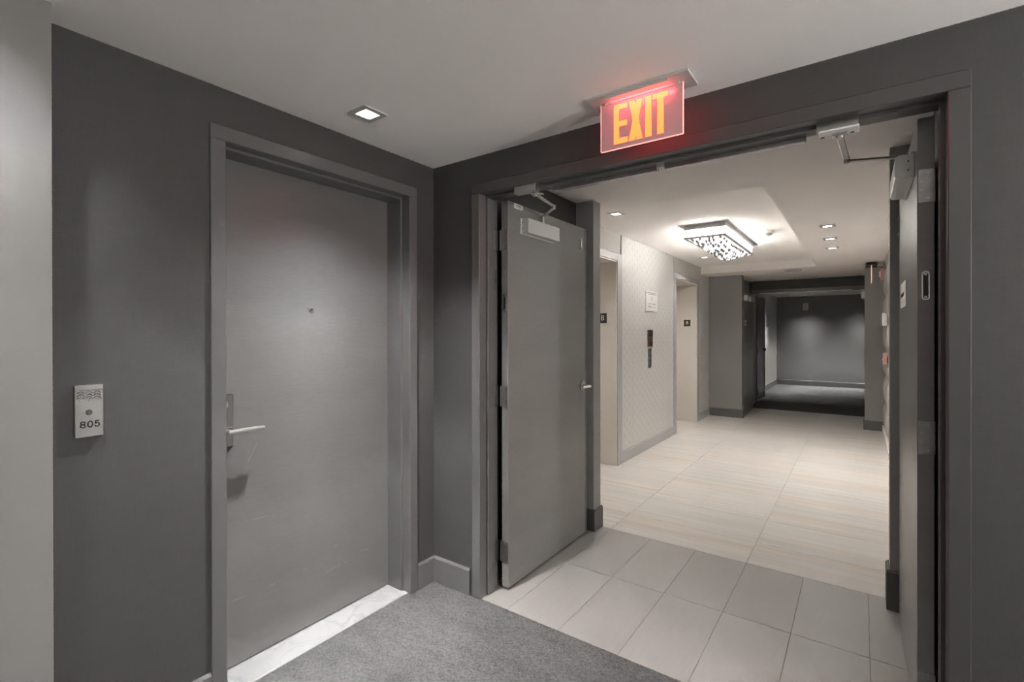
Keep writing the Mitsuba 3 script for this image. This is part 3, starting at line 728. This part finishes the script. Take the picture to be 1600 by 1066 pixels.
for (x, y), l in zip(REAR_DL, ('close to the end wall on its left', 'close to the end wall on its right', 'unseen, placed to light the left corridor wall')):
    downlight(x, y, H, L_REAR, f'square recessed downlight hidden behind the far beam, {l}', NEUTRAL, dep=0.078)

# added fill lamps in sconce form, out of view, to brighten the hall
for (y, z), l in zip(FILL_LAMPS, ('nearer the double doors', 'farther from the double doors')):
    t = thing('added_fill_lamp', f'added fill lamp on the right end wall of the hall, {l}', 'fill lamp')
    put(t, 'back_plate', cb(4.388, 4.40, y - 0.05, y + 0.05, z - 0.09, z + 0.09, 0.003), 'm_nickel')
    put(t, 'arm', cyl((4.39, y, z), (4.34, y, z), 0.012, 14), 'm_nickel', smooth=30)
    put(t, 'shade', cyl((4.295, y, z - 0.15), (4.295, y, z + 0.15), 0.05, 28), 'm_white_plastic', 'glowing shade of the added fill lamp', smooth=30, emitter=emitter(NEUTRAL, L_FILL, 3.0))

# ------------------------------------------------------------------ crystal ceiling light
ch = thing('chandelier', 'rectangular chrome crystal ceiling light under the raised tray', 'ceiling light')
cx0, cx1, cy0, cy1 = 0.520, 0.975, 2.80, 4.40
put(ch, 'ceiling_plate', cb(cx0, cx1, cy0, cy1, HT - 0.008, HT, 0.002), 'm_chrome')
bx0, bx1, by0, by1 = 0.565, 0.945, 2.86, 4.32
def rect_ring(x0, x1, y0, y1, w, z0, z1):
    p = sbox(x0, y0, x1, y1).difference(sbox(x0 + w, y0 + w, x1 - w, y1 - w))
    m = prism(p, z1 - z0)
    m.apply_translation((0, 0, z0))
    return m
put(ch, 'upper_frame', rect_ring(bx0, bx1, by0, by1, 0.012, HT - 0.046, HT - 0.008), 'm_silver_paint')
lb = put(ch, 'light_box', cb(bx0 + 0.022, bx1 - 0.022, by0 + 0.022, by1 - 0.022, HT - 0.100, HT - 0.036, 0.002), 'm_white_plastic', 'white light box')
put(lb, 'side_pane', rect_ring(bx0 + 0.018, bx1 - 0.018, by0 + 0.018, by1 - 0.018, 0.003, HT - 0.100, HT - 0.050), 'm_white_plastic', 'glowing pane around the light box', emitter=emitter(WARM, L_CHAND, 4.0))
put(lb, 'bottom_pane', quad_down(bx0 + 0.025, bx1 - 0.025, by0 + 0.025, by1 - 0.025, HT - 0.101), 'm_white_plastic', 'softly glowing bottom pane', emitter=emitter(WARM, 4.5, 0.5))
put(ch, 'lower_frame', rect_ring(bx0 - 0.004, bx1 + 0.004, by0 - 0.004, by1 + 0.004, 0.030, 2.308, 2.320), 'm_can_trim')
for x in (bx0 + 0.02, bx1 - 0.02):
    for y in (by0 + 0.012, by1 - 0.012):
        put(ch, 'stud', cat(cyl((x, y, 2.318), (x, y, HT - 0.03), 0.004, 10), cyl((x, y, 2.365), (x, y, 2.378), 0.008, 12)), 'm_chrome', smooth=30)
rng = random.Random(5)
cr, smoke = [], []  # second list: crystals coloured dark to imitate shaded facets
nx, ny = 8, 28
for i in range(nx):
    for j in range(ny):
        u, v = (i + 0.5) / nx, (j + 0.5) / ny
        x = bx0 + 0.035 + (bx1 - bx0 - 0.07) * u + rng.uniform(-0.006, 0.006)
        y = by0 + 0.035 + (by1 - by0 - 0.07) * v + rng.uniform(-0.006, 0.006)
        depth = 0.105 * (1 - abs(2 * u - 1) ** 1.6) * (1 - abs(2 * v - 1) ** 2.2)
        z = 2.318 - depth + rng.uniform(-0.008, 0.008)
        l, r = rng.uniform(0.022, 0.032), rng.uniform(0.013, 0.017)
        a0 = rng.uniform(0, 1.5)
        pts = [[0, 0, l * 0.7], [0, 0, -l]] + [[r * math.cos(a0 + k * math.pi / 3), r * math.sin(a0 + k * math.pi / 3), 0.25 * r * (1 if k % 2 else -1)] for k in range(6)]
        m = trimesh.convex.convex_hull(np.array(pts))
        m.apply_translation((x, y, z))
        (smoke if rng.random() < 0.5 else cr).append(m)
put(ch, 'crystals', cat(cr), 'm_crystal', 'hanging clear cut glass crystals', kind='stuff')
put(ch, 'dark_facet_crystals', cat(smoke), 'm_dark_facet', 'hanging crystals coloured dark for the shaded facets of the glass', kind='stuff')

# smoke detector, ceiling speaker
sm = thing('smoke_detector', 'round white smoke detector on the raised tray right of the crystal light', 'smoke detector')
sd = trimesh.creation.revolve([[0, -0.052], [0.030, -0.052], [0.036, -0.046], [0.040, -0.030], [0.058, -0.026], [0.062, -0.010], [0.062, 0]], sections=32)
sd.apply_translation((1.185, 3.62, HT))
put(sm, 'body', sd, 'm_white_plastic', smooth=35)
put(sm, 'grille', trimesh.creation.annulus(0.038, 0.043, 0.010, sections=32, transform=trimesh.transformations.translation_matrix((1.185, 3.62, HT - 0.036))), 'm_ink_grey')
sp = thing('ceiling_speaker', 'flat round speaker grille in the ceiling in front of the far doorway', 'speaker')
spm = trimesh.creation.revolve([[0, -0.004], [0.10, -0.004], [0.112, -0.006], [0.120, -0.002], [0.120, 0]], sections=40)
spm.apply_translation((1.14, 6.42, H))
put(sp, 'grille', spm, 'm_speaker', smooth=35)

# ------------------------------------------------------------------ exit signs
def letter_polys(w, h):
    """EXIT in heavy condensed capitals filling w x h, origin at the lower left"""
    s = 0.062 * w / 0.65
    X = lambda u: u * w
    P = []
    e0, e1, st = X(0.0), X(0.262), X(0.098)
    bh = 0.135 * h
    P.append(shapely.union_all([sbox(e0, 0, e0 + st, h), sbox(e0, 0, e1, bh), sbox(e0, h - bh, e1, h), sbox(e0, h * 0.5 - bh / 2, e1 * 0.97, h * 0.5 + bh / 2)]))
    a, b, sw = X(0.285), X(0.545), X(0.112)
    P.append(shapely.union_all([Polygon([(a, 0), (a + sw, 0), (b, h), (b - sw, h)]), Polygon([(b - sw, 0), (b, 0), (a + sw, h), (a, h)])]))
    P.append(sbox(X(0.590), 0, X(0.705), h))
    t0, t1 = X(0.725), X(1.0)
    tm = (t0 + t1) / 2
    P.append(shapely.union_all([sbox(t0, h - bh, t1, h), sbox(tm - X(0.056), 0, tm + X(0.056), h)]))
    return P

def exit_sign(label, origin, ux, un, W, HH, scale_L, group=None, scale_R=1.0):
    """panel hanging from the ceiling: origin = top left corner of the visible face, ux = along the panel, un = towards the viewer"""
    t = thing('exit_sign', label, 'exit sign', group)
    o, ux, un = np.array(origin, float), np.array(ux, float), np.array(un, float)
    R = np.eye(4)
    R[:3, 0], R[:3, 1], R[:3, 2], R[:3, 3] = ux, -un, (0, 0, 1), o     # local: x along, y away from the viewer, z up
    if np.linalg.det(R[:3, :3]) < 0:
        raise ValueError('left-handed')
    def loc(m):
        m = m.copy()
        m.apply_transform(R)
        return m
    put(t, 'housing', loc(cb(-0.036, W + 0.036, -0.062, 0.066, -0.0015, 0.0075, 0.001)), 'm_can_trim' if scale_R else 'm_black_metal', 'flush ceiling plate of the sign')
    put(t, 'bracket', loc(cat(cb(0.01, W - 0.01, -0.004, 0.010, -0.010, 0.0, 0.001))), 'm_can_trim')
    for x in (0.022, W - 0.022):
        put(t, 'screw', loc(cyl((x, -0.004, -0.006), (x, -0.010, -0.006), 0.003, 10)), 'm_chrome')
    put(t, 'panel', loc(cb(0, W, 0.0, 0.006, -HH, 0.0, 0.0005)), 'm_panel', 'frosted clear acrylic panel')
    ed = cat(cb(-0.0015, 0.0015, -0.001, 0.007, -HH, -0.004, 0.0003), cb(W - 0.0015, W + 0.0015, -0.001, 0.007, -HH, -0.004, 0.0003), cb(0, W, -0.001, 0.007, -HH - 0.0015, -HH + 0.0015, 0.0003))
    put(t, 'edge', loc(ed), 'm_pink', 'glowing pink edges of the panel', emitter=emitter((1.0, 0.42, 0.36) if scale_R else (1.0, 0.66, 0.66), 0.85 * scale_L, 0.15))
    lw, lh = W * 0.665, HH * 0.80
    for p, n in zip(letter_polys(lw, lh), 'EXIT'):
        big = prism(p.buffer(0.0024), 0.0008)
        m = prism(p, 0.0016)
        for q, nm, c, L in ((big, 'letter_rim', (1.0, 0.16, 0.12), 0.75), (m, 'letter', (1.0, 0.42, 0.075), 0.80)):
            q = q.copy()
            M = np.eye(4)
            M[:3, 0], M[:3, 1], M[:3, 2] = (1, 0, 0), (0, 0, 1), (0, -1, 0)
            M[:3, 3] = (W * 0.172, 0.0, -HH * 0.905)
            q.apply_transform(M)
            put(t, nm, loc(q), 'm_red' if nm != 'letter' else 'm_letter', f'glowing orange letter {n}' if nm == 'letter' else 'thin red outline of a letter', emitter=emitter(c, L * scale_L, 0.05))
    for yo, sg in ((-0.052, 1), (0.058, -1)) if scale_R > 0 else ():      # unseen strips with hoods, placed to redden both faces of the panel
        v = np.array([[W * 0.14, yo, -0.0035], [W * 0.86, yo, -0.0035], [W * 0.86, yo + sg * 0.0077, -0.0035], [W * 0.14, yo + sg * 0.0077, -0.0035]])
        v[[0, 1], 2] = -0.0099
        q = trimesh.Trimesh(v, [[0, 1, 2], [0, 2, 3]], process=False)
        if q.face_normals[0][2] > 0:
            q.invert()
        put(t, 'unseen_diode_strip', loc(q), 'm_red', 'unseen strip of red diodes, placed to redden the panel', emitter=emitter((1.0, 0.03, 0.04), L_RED * scale_R, 0.6 * scale_R))
        yi = yo + sg * 0.01
        a, b = sorted((yo - 0.004 * np.sign(yi - yo), yo))
        put(t, 'hood', loc(cb(W * 0.12, W * 0.88, a, b, -0.0115, 0.0, 0.0006)), 'm_can_trim')
    return t
exit_sign('red glowing EXIT sign hanging from the hall ceiling in front of the double doors', (1.112, -0.168, 2.322), (1, 0, 0), (0, -1, 0), 0.325, 0.194, 1.0)
es = exit_sign('small EXIT sign hanging edge on before the far right column', (2.079, 6.36, 2.290), (0, -1, 0), (-1, 0, 0), 0.32, 0.22, 0.55, scale_R=0.0)
put(es, 'stem', cat(cb(2.030, 2.130, 6.14, 6.26, 2.318, 2.33, 0.002), cyl((2.082, 6.20, 2.295), (2.082, 6.20, 2.32), 0.022, 16)), 'm_black_metal', 'black ceiling mount')
